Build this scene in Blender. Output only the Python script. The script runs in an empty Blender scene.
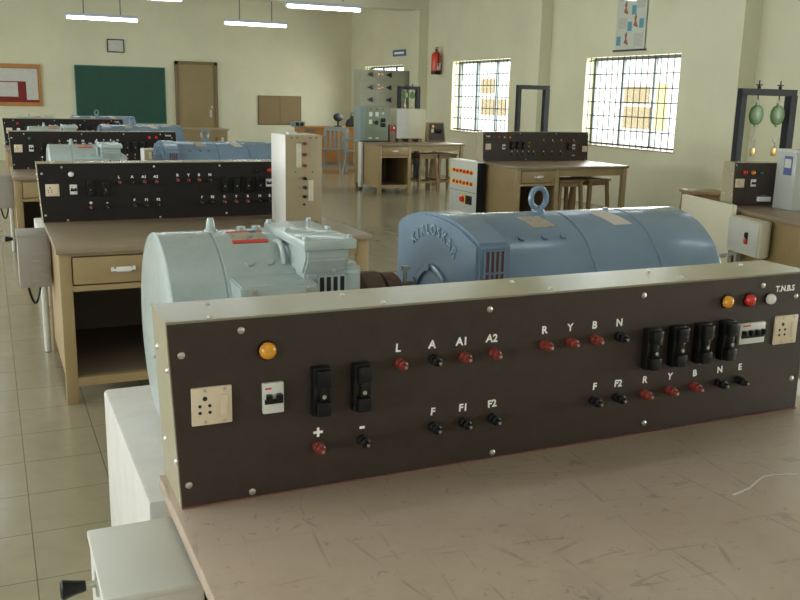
import bpy, bmesh, math, random
from math import sin, cos, pi, radians as R, atan2, sqrt
from mathutils import Vector, Matrix
random.seed(4)
S = bpy.context.scene
C = S.collection

# ------------------------------------------------------------------ materials
def mat(name, col, rough=.5, metal=0., noise=.0, scale=8., bump=0., bscale=200., coat=0., emit=None, es=0., trans=0., spots=None, spec=.5):
    m = bpy.data.materials.new(name); m.use_nodes = True
    nt = m.node_tree; b = nt.nodes['Principled BSDF']
    b.inputs['Base Color'].default_value = (*col, 1)
    b.inputs['Roughness'].default_value = rough
    b.inputs['Metallic'].default_value = metal
    b.inputs['Specular IOR Level'].default_value = spec
    b.inputs['Coat Weight'].default_value = coat
    b.inputs['Transmission Weight'].default_value = trans
    if emit:
        b.inputs['Emission Color'].default_value = (*emit, 1)
        b.inputs['Emission Strength'].default_value = es
    tc = nt.nodes.new('ShaderNodeTexCoord')
    last = None
    if noise > 0:
        n = nt.nodes.new('ShaderNodeTexNoise'); n.inputs['Scale'].default_value = scale
        n.inputs['Detail'].default_value = 6; n.inputs['Roughness'].default_value = .65
        nt.links.new(tc.outputs['Object'], n.inputs['Vector'])
        cr = nt.nodes.new('ShaderNodeValToRGB')
        cr.color_ramp.elements[0].position = .3; cr.color_ramp.elements[1].position = .7
        cr.color_ramp.elements[0].color = (*[c*(1-noise) for c in col], 1)
        cr.color_ramp.elements[1].color = (*[min(1, c*(1+noise)) for c in col], 1)
        nt.links.new(n.outputs['Fac'], cr.inputs['Fac']); last = cr.outputs['Color']
    if spots:
        scol, sscale, thr = spots
        v = nt.nodes.new('ShaderNodeTexNoise'); v.inputs['Scale'].default_value = sscale; v.inputs['Detail'].default_value = 3
        nt.links.new(tc.outputs['Object'], v.inputs['Vector'])
        cr = nt.nodes.new('ShaderNodeValToRGB')
        cr.color_ramp.elements[0].position = thr; cr.color_ramp.elements[1].position = thr+.03
        cr.color_ramp.elements[0].color = (0, 0, 0, 1); cr.color_ramp.elements[1].color = (1, 1, 1, 1)
        nt.links.new(v.outputs['Fac'], cr.inputs['Fac'])
        mx = nt.nodes.new('ShaderNodeMix'); mx.data_type = 'RGBA'
        nt.links.new(cr.outputs['Color'], mx.inputs[0])
        if last: nt.links.new(last, mx.inputs[6])
        else: mx.inputs[6].default_value = (*col, 1)
        mx.inputs[7].default_value = (*scol, 1); last = mx.outputs[2]
    if last: nt.links.new(last, b.inputs['Base Color'])
    if bump > 0:
        n = nt.nodes.new('ShaderNodeTexNoise'); n.inputs['Scale'].default_value = bscale; n.inputs['Detail'].default_value = 3
        nt.links.new(tc.outputs['Object'], n.inputs['Vector'])
        bp = nt.nodes.new('ShaderNodeBump'); bp.inputs['Strength'].default_value = bump; bp.inputs['Distance'].default_value = .002
        nt.links.new(n.outputs['Fac'], bp.inputs['Height']); nt.links.new(bp.outputs['Normal'], b.inputs['Normal'])
    return m

M = {}
M['wall'] = mat('wall_paint', (.64, .625, .47), .75, noise=.05, scale=1.2, bump=.15, bscale=60)
M['reveal'] = mat('reveal_daylit', (.66, .64, .42), .7)  # yellower than the wall: daylight glow on the jambs put into the colour
M['ceil'] = mat('ceiling_paint', (.62, .60, .48), .8)
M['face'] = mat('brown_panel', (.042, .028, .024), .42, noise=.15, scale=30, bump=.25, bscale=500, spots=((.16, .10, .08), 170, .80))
M['face2'] = mat('shaded_panel', (.013, .010, .0095), .5, noise=.1, scale=20, spec=.35)  # darker copy of the panel brown, dimmer light farther back put into its colour
M['case'] = mat('olive_casing', (.38, .345, .245), .20, noise=.05, scale=5)
M['pinkline'] = mat('red_primer', (.20, .09, .07), .6)
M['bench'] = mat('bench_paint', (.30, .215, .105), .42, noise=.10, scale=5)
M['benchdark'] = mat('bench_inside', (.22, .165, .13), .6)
M['tan'] = mat('tan_cabinet', (.33, .27, .17), .4, noise=.06, scale=4)
M['white'] = mat('white_enamel', (.62, .62, .60), .4)
M['cream'] = mat('cream_enamel', (.60, .57, .44), .4)
M['greybox'] = mat('grey_enamel', (.30, .285, .265), .45, noise=.04, scale=6)
M['lgrey'] = mat('pale_grey_enamel', (.52, .53, .50), .38, noise=.04, scale=6)
M['black'] = mat('black_bakelite', (.006, .006, .007), .35, spec=.35)
M['dark'] = mat('dark_frame', (.012, .014, .018), .6, spec=.25)
M['redb'] = mat('red_bakelite', (.21, .028, .022), .3)
M['steel'] = mat('steel', (.62, .60, .56), .28, metal=.9)
M['chrome'] = mat('chrome', (.8, .8, .8), .15, metal=1)
M['ivory'] = mat('ivory_plastic', (.72, .60, .46), .4)
M['whitepl'] = mat('white_plastic', (.72, .72, .70), .35)
M['paint'] = mat('white_marking', (.96, .96, .96), .6)
M['amber'] = mat('amber_lens', (.75, .33, .03), .2, coat=.5)
M['redl'] = mat('red_lens', (.62, .02, .015), .2, coat=.5)
M['whitel'] = mat('white_lens', (.75, .75, .75), .2, coat=.5)
M['orange'] = mat('orange_lens', (.8, .2, .01), .2, coat=.5)
M['greenl'] = mat('green_lens', (.01, .12, .06), .2, coat=.5)
M['yellow'] = mat('yellow_plastic', (.8, .55, .03), .4)
M['blue_s'] = mat('blue_print', (.08, .12, .30), .5)
M['teal'] = mat('teal_machine_paint', (.385, .455, .465), .19, noise=.10, scale=7, bump=.12, bscale=40, spots=((.20, .23, .21), 45, .74))
M['mblue'] = mat('blue_machine_paint', (.155, .225, .32), .19, noise=.08, scale=6, bump=.10, bscale=40)
M['mblue2'] = mat('blue_letter_highlight', (.24, .34, .42), .3)  # lighter than the machine blue, highlights on raised letters put into the colour
M['hole'] = mat('vent_dark', (.012, .012, .02), .7)
M['copper'] = mat('winding_red', (.20, .05, .03), .6)
M['rust'] = mat('rusty_iron', (.085, .045, .03), .7, noise=.4, scale=35, bump=.3, bscale=90)
M['plate_tan'] = mat('nameplate_tan', (.36, .32, .25), .5, spots=((.15, .16, .2), 60, .60))
M['red_s'] = mat('red_trim', (.6, .05, .03), .5)
M['paper'] = mat('paper', (.52, .47, .44), .7)
M['concrete'] = mat('white_concrete', (.55, .54, .52), .75, noise=.06, scale=9, bump=.2, bscale=80)
M['board'] = mat('chalkboard_green', (.008, .062, .042), .55, noise=.12, scale=6)
M['boardframe'] = mat('board_frame', (.04, .16, .14), .4)
M['door'] = mat('door_brown', (.27, .20, .095), .5, noise=.06, scale=3)
M['doorframe'] = mat('door_frame_brown', (.17, .12, .06), .5)
M['wood'] = mat('orange_wood', (.42, .19, .05), .45, noise=.1, scale=8)
M['stoolw'] = mat('stool_wood', (.23, .15, .07), .5, noise=.12, scale=9)
M['brownboard'] = mat('brown_board', (.22, .155, .07), .55)
M['maroon'] = mat('maroon_felt', (.20, .018, .015), .8)
M['noticep'] = mat('notice_paper', (.55, .55, .52), .8, noise=.1, scale=25)
M['cubgreen'] = mat('console_green', (.20, .25, .18), .45)
M['cubgreen2'] = mat('console_side_bluegrey', (.22, .28, .28), .45)
M['switchgrey'] = mat('switchboard_grey', (.36, .36, .28), .5, noise=.05, scale=4)
M['extred'] = mat('extinguisher_red', (.60, .05, .02), .3)
M['greendisc'] = mat('balance_green', (.085, .17, .055), .4)
M['brass'] = mat('brass', (.45, .30, .12), .35, metal=.6)
M['chairgrey'] = mat('chair_grey', (.24, .26, .25), .45)
M['poster'] = mat('poster_paper', (.50, .52, .46), .6)
M['posterblue'] = mat('poster_blue', (.08, .26, .35), .6)
M['posterred'] = mat('poster_brown', (.28, .10, .06), .6)
M['grille'] = mat('window_bars', (.03, .03, .028), .5)
M['winframe'] = mat('window_frame', (.12, .15, .16), .4)
M['tube'] = mat('lit_tube', (1, 1, 1), .3, emit=(.80, .93, 1.), es=12)
M['fixture'] = mat('fixture_body', (.45, .5, .6), .4)
M['rod'] = mat('hanger_rod', (.12, .13, .14), .4)
M['bwall'] = mat('outside_wall', (.80, .80, .76), .9)
M['btan'] = mat('outside_tan', (.33, .25, .14), .9)
M['byel'] = mat('outside_yellow', (.55, .46, .22), .9)
M['ground'] = mat('outside_ground', (.62, .62, .56), .9)
M['grass'] = mat('grass', (.16, .24, .06), .9, noise=.3, scale=4)
M['ledge'] = mat('sill_stone', (.30, .24, .17), .5)
M['pvc'] = mat('frosted_cabinet', (.42, .44, .42), .25)

def glass():
    m = bpy.data.materials.new('window_glass'); m.use_nodes = True; nt = m.node_tree
    nt.nodes.clear()
    o = nt.nodes.new('ShaderNodeOutputMaterial'); t = nt.nodes.new('ShaderNodeBsdfTransparent')
    g = nt.nodes.new('ShaderNodeBsdfGlossy'); g.inputs['Roughness'].default_value = .03
    mx = nt.nodes.new('ShaderNodeMixShader'); mx.inputs[0].default_value = .06
    t.inputs['Color'].default_value = (.95, .97, .96, 1)
    nt.links.new(t.outputs[0], mx.inputs[1]); nt.links.new(g.outputs[0], mx.inputs[2]); nt.links.new(mx.outputs[0], o.inputs[0])
    return m
M['glass'] = glass()

def floor_mat():
    m = mat('floor_tiles', (.50, .46, .30), .16); nt = m.node_tree; b = nt.nodes['Principled BSDF']
    tc = nt.nodes.new('ShaderNodeTexCoord'); mp = nt.nodes.new('ShaderNodeMapping')
    mp.inputs['Location'].default_value = (-.038+.292*20, -3.04+.3245*30, 0)
    nt.links.new(tc.outputs['Object'], mp.inputs['Vector'])
    br = nt.nodes.new('ShaderNodeTexBrick'); br.offset = 0; br.squash = 1
    br.inputs['Scale'].default_value = 1; br.inputs['Brick Width'].default_value = .292; br.inputs['Row Height'].default_value = .3245
    br.inputs['Mortar Size'].default_value = .0022; br.inputs['Mortar Smooth'].default_value = .3; br.inputs['Bias'].default_value = 0
    br.inputs['Color1'].default_value = (.305, .275, .19, 1); br.inputs['Color2'].default_value = (.29, .26, .18, 1); br.inputs['Mortar'].default_value = (.13, .11, .07, 1)
    nt.links.new(mp.outputs[0], br.inputs['Vector'])
    n = nt.nodes.new('ShaderNodeTexNoise'); n.inputs['Scale'].default_value = 6; n.inputs['Detail'].default_value = 5; n.inputs['Distortion'].default_value = 1.5
    nt.links.new(tc.outputs['Object'], n.inputs['Vector'])
    cr = nt.nodes.new('ShaderNodeValToRGB'); cr.color_ramp.elements[0].color = (.86, .84, .80, 1); cr.color_ramp.elements[1].color = (1.08, 1.08, 1.08, 1)
    nt.links.new(n.outputs['Fac'], cr.inputs['Fac'])
    mx = nt.nodes.new('ShaderNodeMix'); mx.data_type = 'RGBA'; mx.blend_type = 'MULTIPLY'; mx.inputs[0].default_value = 1
    nt.links.new(br.outputs['Color'], mx.inputs[6]); nt.links.new(cr.outputs['Color'], mx.inputs[7]); nt.links.new(mx.outputs[2], b.inputs['Base Color'])
    rr = nt.nodes.new('ShaderNodeMapRange'); rr.inputs['To Min'].default_value = .16; rr.inputs['To Max'].default_value = .20; b.inputs['Specular IOR Level'].default_value = .75
    nt.links.new(n.outputs['Fac'], rr.inputs['Value']); nt.links.new(rr.outputs[0], b.inputs['Roughness'])
    return m
M['floor'] = floor_mat()

def top_mat():
    m = mat('worktop_laminate', (.30, .22, .17), .33); nt = m.node_tree; b = nt.nodes['Principled BSDF']
    tc = nt.nodes.new('ShaderNodeTexCoord')
    n = nt.nodes.new('ShaderNodeTexNoise'); n.inputs['Scale'].default_value = 5; n.inputs['Detail'].default_value = 8; n.inputs['Roughness'].default_value = .7
    nt.links.new(tc.outputs['Object'], n.inputs['Vector'])
    cr = nt.nodes.new('ShaderNodeValToRGB'); cr.color_ramp.elements[0].position = .3; cr.color_ramp.elements[1].position = .72
    cr.color_ramp.elements[0].color = (.385, .298, .235, 1); cr.color_ramp.elements[1].color = (.475, .378, .305, 1)
    nt.links.new(n.outputs['Fac'], cr.inputs['Fac']); last = cr.outputs['Color']
    # scratches: thin iso-lines of distorted noise in a few directions, worn dashes
    for k, (sx, sy, rz, dist, th) in enumerate(((3.2, .35, .6, .05, .011), (.4, 4.2, -.9, .08, .012), (6.0, .8, 1.2, .1, .02), (.7, 7.0, .3, .1, .02))):
        mp = nt.nodes.new('ShaderNodeMapping'); mp.inputs['Scale'].default_value = (sx, sy, 1); mp.inputs['Rotation'].default_value = (0, 0, rz); mp.inputs['Location'].default_value = (k*3.7, k*1.3, 0)
        nt.links.new(tc.outputs['Object'], mp.inputs['Vector'])
        s = nt.nodes.new('ShaderNodeTexNoise'); s.inputs['Scale'].default_value = 1.5; s.inputs['Detail'].default_value = 1; s.inputs['Distortion'].default_value = dist
        nt.links.new(mp.outputs[0], s.inputs['Vector'])
        a = nt.nodes.new('ShaderNodeMath'); a.operation = 'SUBTRACT'; a.inputs[1].default_value = .5; nt.links.new(s.outputs['Fac'], a.inputs[0])
        ab = nt.nodes.new('ShaderNodeMath'); ab.operation = 'ABSOLUTE'; nt.links.new(a.outputs[0], ab.inputs[0])
        lt = nt.nodes.new('ShaderNodeMath'); lt.operation = 'LESS_THAN'; lt.inputs[1].default_value = th*.32; nt.links.new(ab.outputs[0], lt.inputs[0])
        g = nt.nodes.new('ShaderNodeTexNoise'); g.inputs['Scale'].default_value = 9+3*k; g.inputs['Detail'].default_value = 4; nt.links.new(tc.outputs['Object'], g.inputs['Vector'])
        gr = nt.nodes.new('ShaderNodeMapRange'); gr.inputs['From Min'].default_value = .50; gr.inputs['From Max'].default_value = .62; gr.inputs['To Max'].default_value = .30
        nt.links.new(g.outputs['Fac'], gr.inputs['Value'])
        mu = nt.nodes.new('ShaderNodeMath'); mu.operation = 'MULTIPLY'; nt.links.new(lt.outputs[0], mu.inputs[0]); nt.links.new(gr.outputs[0], mu.inputs[1])
        mx = nt.nodes.new('ShaderNodeMix'); mx.data_type = 'RGBA'; mx.inputs[7].default_value = (.10, .065, .055, 1)
        nt.links.new(mu.outputs[0], mx.inputs[0]); nt.links.new(last, mx.inputs[6]); last = mx.outputs[2]
    # small flecks
    v = nt.nodes.new('ShaderNodeTexNoise'); v.inputs['Scale'].default_value = 55; v.inputs['Detail'].default_value = 2; v.inputs['Distortion'].default_value = 1
    nt.links.new(tc.outputs['Object'], v.inputs['Vector'])
    c2 = nt.nodes.new('ShaderNodeMapRange'); c2.inputs['From Min'].default_value = .66; c2.inputs['From Max'].default_value = .72; c2.inputs['To Max'].default_value = .4
    nt.links.new(v.outputs['Fac'], c2.inputs['Value'])
    mx = nt.nodes.new('ShaderNodeMix'); mx.data_type = 'RGBA'; mx.inputs[7].default_value = (.13, .085, .07, 1)
    nt.links.new(c2.outputs[0], mx.inputs[0]); nt.links.new(last, mx.inputs[6]); last = mx.outputs[2]
    nt.links.new(last, b.inputs['Base Color'])
    rr = nt.nodes.new('ShaderNodeMapRange'); rr.inputs['To Min'].default_value = .30; rr.inputs['To Max'].default_value = .45
    nt.links.new(n.outputs['Fac'], rr.inputs['Value']); nt.links.new(rr.outputs[0], b.inputs['Roughness'])
    return m
M['top'] = top_mat()
M['top2'] = mat('shaded_worktop', (.235, .18, .12), .35, noise=.08, scale=5)  # weaker light on all but the nearest worktop, put into the base colour

# ------------------------------------------------------------------ mesh helpers
class MB:
    def __init__(s): s.bm = bmesh.new(); s.smooth = []
    def box(s, x0, y0, z0, x1, y1, z1, bev=0., rot=None, seg=2):
        b = bmesh.new()
        bmesh.ops.create_cube(b, size=1)
        for v in b.verts:
            v.co = Vector(((x0+x1)/2+v.co.x*(x1-x0), (y0+y1)/2+v.co.y*(y1-y0), (z0+z1)/2+v.co.z*(z1-z0)))
        if bev > 0: bmesh.ops.bevel(b, geom=b.edges[:], offset=bev, segments=seg, affect='EDGES', profile=.5)
        if rot is not None: bmesh.ops.transform(b, matrix=rot, verts=b.verts)
        s._add(b); return s
    def _add(s, b):
        me = bpy.data.meshes.new('tmp'); b.to_mesh(me); b.free(); s.bm.from_mesh(me); bpy.data.meshes.remove(me)
    def cyl(s, p0, p1, r0, r1=None, n=16, bev=0.):
        r1 = r0 if r1 is None else r1
        p0 = Vector(p0); p1 = Vector(p1); d = p1-p0; L = d.length
        prof = [(0, 0), (r0-bev, 0), (r0, bev), (r1, L-bev), (r1-bev, L), (0, L)] if bev > 0 else [(0, 0), (r0, 0), (r1, L), (0, L)]
        return s.lathe(prof, n, Matrix.Translation(p0) @ d.to_track_quat('Z', 'Y').to_matrix().to_4x4())
    def lathe(s, prof, n, mtx=Matrix(), a0=0., a1=2*pi):
        b = bmesh.new(); full = abs(a1-a0-2*pi) < 1e-6
        cnt = n if full else n+1
        rings = []
        for r, z in prof:
            if r < 1e-7: rings.append([b.verts.new((0, 0, z))])
            else: rings.append([b.verts.new((r*cos(a0+(a1-a0)*i/n), r*sin(a0+(a1-a0)*i/n), z)) for i in range(cnt)])
        for A, B in zip(rings, rings[1:]):
            for i in range(n):
                j = (i+1) % cnt
                if len(A) == 1 and len(B) == 1: continue
                if len(A) == 1: b.faces.new((A[0], B[i], B[j]))
                elif len(B) == 1: b.faces.new((A[i], B[0], A[j]))
                else: b.faces.new((A[i], B[i], B[j], A[j]))
        bmesh.ops.recalc_face_normals(b, faces=b.faces)
        bmesh.ops.transform(b, matrix=mtx, verts=b.verts); s._add(b); return s
    def tube(s, pts, r, n=8, closed=False):
        b = bmesh.new(); pts = [Vector(p) for p in pts]; rings = []
        m = len(pts); up = Vector((0, 0, 1))
        for i, p in enumerate(pts):
            a = pts[(i-1) % m] if (closed or i > 0) else p
            c = pts[(i+1) % m] if (closed or i < m-1) else p
            t = (c-a).normalized()
            ref = Vector((0, 1, 0)) if closed else (up if abs(t.z) < .95 else Vector((1, 0, 0)))
            u = t.cross(ref).normalized(); w = t.cross(u).normalized()
            if rings and not closed:
                u = (pu-t*pu.dot(t)).normalized(); w = t.cross(u).normalized()
            pu = u
            rings.append([b.verts.new(p+r*(cos(2*pi*k/n)*u+sin(2*pi*k/n)*w)) for k in range(n)])
        for i in range(m if closed else m-1):
            A = rings[i]; B = rings[(i+1) % m]
            for k in range(n): b.faces.new((A[k], A[(k+1) % n], B[(k+1) % n], B[k]))
        if not closed:
            b.faces.new(rings[0][::-1]); b.faces.new(rings[-1])
        bmesh.ops.recalc_face_normals(b, faces=b.faces); s._add(b); return s
    def prism(s, poly, lo, hi, axis='x', bev=0.):
        """poly: 2D outline; extruded along axis. x:(y,z)  y:(x,z)  z:(x,y)"""
        b = bmesh.new()
        f = {'x': lambda p, t: (t, p[0], p[1]), 'y': lambda p, t: (p[0], t, p[1]), 'z': lambda p, t: (p[0], p[1], t)}[axis]
        A = [b.verts.new(f(p, lo)) for p in poly]; B = [b.verts.new(f(p, hi)) for p in poly]
        b.faces.new(A); b.faces.new(B[::-1]); n = len(poly)
        for i in range(n): b.faces.new((A[i], A[(i+1) % n], B[(i+1) % n], B[i]))
        bmesh.ops.recalc_face_normals(b, faces=b.faces)
        if bev > 0: bmesh.ops.bevel(b, geom=b.edges[:], offset=bev, segments=2, affect='EDGES')
        s._add(b); return s
    def build(s, name, m, parent=None, smooth=40, loc=None):
        me = bpy.data.meshes.new(name); bmesh.ops.remove_doubles(s.bm, verts=s.bm.verts, dist=1e-6)
        s.bm.to_mesh(me); s.bm.free()
        me.materials.append(m if not isinstance(m, str) else M[m])
        if smooth:
            for p in me.polygons: p.use_smooth = True
            try: me.set_sharp_from_angle(angle=R(smooth))
            except Exception: pass
        o = bpy.data.objects.new(name, me); C.objects.link(o)
        if parent: o.parent = parent
        if loc: o.location = loc
        return o

def tag(o, label=None, cat=None, group=None, kind=None):
    if label: o['label'] = label
    if cat: o['category'] = cat
    if group: o['group'] = group
    if kind: o['kind'] = kind
    return o
def empty(name, loc=(0, 0, 0), rz=0.):
    o = bpy.data.objects.new(name, None); C.objects.link(o); o.location = loc; o.rotation_euler = (0, 0, rz)
    o.empty_display_size = .1; return o
def thing(name, label, cat, loc=(0, 0, 0), rz=0., group=None):
    return tag(empty(name, loc, rz), label, cat, group)
def copy_tree(o, parent=None):
    c = o.copy(); C.objects.link(c); c.parent = parent
    for ch in list(o.children):
        if ch.get('_skip'): continue
        copy_tree(ch, c)
    return c
def dup(o, loc, label, rz=None, group=None, cat=None):
    c = copy_tree(o); c.location = loc; c['label'] = label
    if rz is not None: c.rotation_euler = (0, 0, rz)
    if group: c['group'] = group
    return c
def struct(mb, name, m, parent=None, smooth=0):
    o = mb.build(name, m, parent, smooth)
    if not parent: o['kind'] = 'structure'
    return o
_tc = {}
def text_mesh(txt, size, extr=.0004, off=0.0):
    key = (txt, size, extr, off)
    if key in _tc: return _tc[key]
    cu = bpy.data.curves.new('txt', 'FONT'); cu.body = txt; cu.size = size; cu.extrude = extr; cu.offset = off
    cu.align_x = 'CENTER'; cu.align_y = 'CENTER'; cu.resolution_u = 3
    o = bpy.data.objects.new('txt', cu); C.objects.link(o)
    bpy.context.view_layer.update()
    me = bpy.data.meshes.new_from_object(o.evaluated_get(bpy.context.evaluated_depsgraph_get()))
    bpy.data.objects.remove(o); _tc[key] = me; return me
def text(txt, size, parent, mtx, m='paint', name='painted_letter', extr=.0004, off=0.0):
    me = text_mesh(txt, size, extr, off)
    if not me.materials: me.materials.append(M[m])
    o = bpy.data.objects.new(name, me); C.objects.link(o); o.parent = parent; o.matrix_local = mtx; return o
FRONT = Matrix.Rotation(R(90), 4, 'X')          # text upright, facing -y

# ------------------------------------------------------------------ room
XR, XL, YB, YF, ZC = 8.0, -3.6, 20.6, -3.2, 3.62
struct(MB().box(XL-.3, YF-.3, -.12, XR+.28, YB+.3, 0), 'floor', 'floor')
struct(MB().box(XL-.3, YF-.3, ZC, XR+.28, YB+.3, ZC+.15), 'ceiling', 'ceil')
struct(MB().box(XL-.3, YB, 0, XR+.28, YB+.25, ZC), 'wall_back', 'wall')
struct(MB().box(XL-.3, YF-.25, 0, XR+.28, YF, ZC), 'wall_front', 'wall')
# window openings: (y0, y1, z0, z1)
WR = [(17.6, 19.75, .86, 2.13), (13.30, 15.38, .86, 2.14), (9.17, 11.18, .835, 2.085), (4.0, 6.6, .86, 2.13), (-.6, 2.4, .86, 2.13)]
WR[3] = (2.2, 4.3, .86, 2.13); WR[4] = (-1.9, .2, .86, 2.13)
WL = [(-2.0, .4, .86, 2.13), (1.6, 4.0, .86, 2.13), (5.2, 7.6, .86, 2.13), (8.8, 11.2, .86, 2.13), (12.6, 15.0, .86, 2.13), (16.2, 18.6, .86, 2.13)]  # unseen left wall windows, added for side light on the machines
def wall_with_holes(name, xa, xb, holes):
    mb = MB(); y = YF
    for (a, b, z0, z1) in sorted(holes):
        mb.box(xa, y, 0, xb, a, ZC); mb.box(xa, a, 0, xb, b, z0); mb.box(xa, a, z1, xb, b, ZC); y = b
    mb.box(xa, y, 0, xb, YB, ZC)
    struct(mb, name, 'wall')
wall_with_holes('wall_right', XR, XR+.25, WR)
wall_with_holes('wall_left', XL-.25, XL, WL)
def window(n, y0, y1, z0, z1, side):
    root = tag(empty('window_%d' % n, ((XR if side > 0 else XL), (y0+y1)/2, z0)), kind='structure')
    w = (y1-y0)/2; h = z1-z0; s = side
    fr = MB(); xo = .17*s
    def bx(a, b, c, d, e, f): fr.box(min(a, d), b, c, max(a, d), e, f)
    for (a, b) in ((-w, -w+.04), (w-.04, w), (-w/3-.02, -w/3+.02), (w/3-.02, w/3+.02)): bx(xo-.02*s, a, .02, xo+.02*s, b, h)
    bx(xo-.02*s, -w, .02, xo+.02*s, w, .05); bx(xo-.02*s, -w, h-.04, xo+.02*s, w, h)
    fr.build('window_frame', 'winframe', root, 0)
    g = MB(); g.box(xo-.002, -w+.04, .05, xo+.002, w-.04, h-.04); g.build('window_pane', 'glass', root, 0)
    gr = MB(); xg = .05*s
    nz = 7
    for i in range(nz):
        z = .05+(h-.1)*i/(nz-1); gr.box(xg-.005, -w, z-.007, xg+.005, w, z+.007)
    ny = 16
    for i in range(ny):
        y = -w+.05+(2*w-.1)*i/(ny-1); gr.box(xg-.004, y-.0065, .0, xg+.004, y+.0065, h)
    gr.build('window_grille', 'grille', root, 0)
    si = MB(); si.box(min(0, .25*s)-.015, -w, -.001, max(0, .25*s), w, .014); si.build('window_sill', 'ledge', root, 0)
    rv = MB()
    for a in (-w, w-.006): rv.box(min(0, .15*s), a, .014, max(0, .15*s), a+.006, h)
    rv.box(min(0, .15*s), -w, h-.006, max(0, .15*s), w, h)
    rv.build('window_reveal', 'reveal', root, 0)
    return root
k = 1
for a in WR: window(k, *a, 1); k += 1
for a in WL: window(k, *a, -1); k += 1
# pillars and beams
for (y0, y1, d) in ((16.45, 16.86, .2), (12.12, 12.53, .2), (7.92, 8.28, .25)):
    struct(MB().box(XR-d, y0, 0, XR+.01, y1, ZC), 'trim_1', 'wall')
struct(MB().box(XL, 16.45, 3.12, XR-.2, 16.86, ZC), 'trim_2', 'ceil')
for y0 in (12.12, 7.92, 3.7, -.5): struct(MB().box(XL, y0, 3.12, XR-(.2 if y0 > 12 else .25 if y0 > 7 else 0), y0+.4, ZC), 'trim_2', 'ceil')
# door in the back wall
dr = tag(empty('door_1', (4.30, YB, 0)), kind='structure')
MB().box(-.47, -.05, 0, -.40, .02, 2.13).box(.40, -.05, 0, .47, .02, 2.13).box(-.47, -.05, 2.06, .47, .02, 2.13).build('door_frame', 'doorframe', dr, 0)
MB().box(-.40, -.03, .01, .40, .01, 2.06, .004).build('door_leaf', 'door', dr, 0)
MB().cyl((.30, -.03, 1.02), (.30, -.07, 1.02), .012).cyl((.31, -.07, 1.02), (.20, -.07, 1.02), .010).box(.28, -.036, .93, .33, -.028, 1.08).cyl((.33, -.05, 1.12), (.33, -.05, 1.18), .01).build('door_handle', 'steel', dr)
# outside
struct(MB().box(XR+.3, -20, -.6, 60, 60, -.4), 'ground_outside', 'ground')
tag(bpy.data.objects['ground_outside'], kind='structure')
bl = thing('neighbouring_building', 'white building with tan shutters across the yard outside the windows', 'building', (21, 20, -.4))
MB().box(0, -26, 0, 4, 22, 7).build('wall', 'bwall', bl, 0)
for (ya, yb, za, zb, mm) in ((25.5, 27.0, 1.42, 2.0, 'btan'), (25.4, 26.9, .55, 1.30, 'btan'), (24.6, 25.3, .55, 2.1, 'byel'), (36.2, 37.4, 1.72, 2.35, 'btan'), (35.1, 37.3, .75, 1.45, 'btan'), (33.9, 34.9, .75, 2.3, 'byel')):
    MB().box(-.06, ya-20, za+.4, 0, yb-20, zb+.4).build('shutter', mm, bl, 0)
struct(MB().box(12.5, 4, -.4, 16.5, 40, -.36), 'ground_grass', 'grass')

# ------------------------------------------------------------------ fluorescent fixtures
def fixture():
    t = thing('fluorescent_light', 'x', 'ceiling light')
    MB().box(-.59, -.035, .0, .59, .035, .05, .004).build('fixture_body', 'fixture', t)
    MB().cyl((-.57, 0, -.024), (.57, 0, -.024), .025, n=12).build('tube', 'tube', t)
    for sx in (-.30, .30): MB().cyl((sx, 0, .04), (sx, 0, .42), .010, n=8).build('hanger_rod', 'rod', t)
    MB().box(-.593, -.02, -.05, -.570, .02, .002).box(.570, -.02, -.05, .593, .02, .002).build('lamp_holder', 'whitepl', t)
    return t
fx = fixture(); first = True
lab = {(2.0, 16.65): 'lit fluorescent tube hanging high above the green chalkboard', (4.68, 16.65): 'lit fluorescent tube on two rods between chalkboard door and corner, the lower of two',
       (4.68, 13.2): 'lit fluorescent tube cut by the top of the view, nearest the switchboard corner', (2.0, 13.2): 'lit fluorescent tube mostly above the frame, above and between chalkboard and door'}
for y in (16.65, 13.2, 9.5, 5.8, 2.1, -1.6):
    for x in (-2.6, -.7, 2.0, 4.68, 6.9):
        if x in (-2.6, 6.9) and y in (16.65, 13.2): continue
        l = lab.get((x, y), 'fluorescent tube hanging from the ceiling outside the view')
        z = {(2.0, 16.65): 2.68, (4.68, 16.65): 2.72, (2.0, 13.2): 2.745}.get((x, y), 2.755)
        xo = x-.09 if y == 16.65 else x
        if first: fx.location = (xo, y, z); fx['label'] = l; first = False; f = fx
        else: f = dup(fx, (xo, y, z), l)
        f['group'] = 'fluorescent lights'
        for ch in f.children:
            if ch.name.startswith('hanger'):
                hh = (ZC if y != 16.65 else 3.12)-z
                ch.scale = (1, 1, hh/.42-.0) if False else (1, 1, 1)
        rods = [c for c in f.children if c.name.startswith('hanger')]
        for c in rods: c.scale = (1, 1, (((ZC if y != 16.65 else 3.12)-z)/.42))

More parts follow.
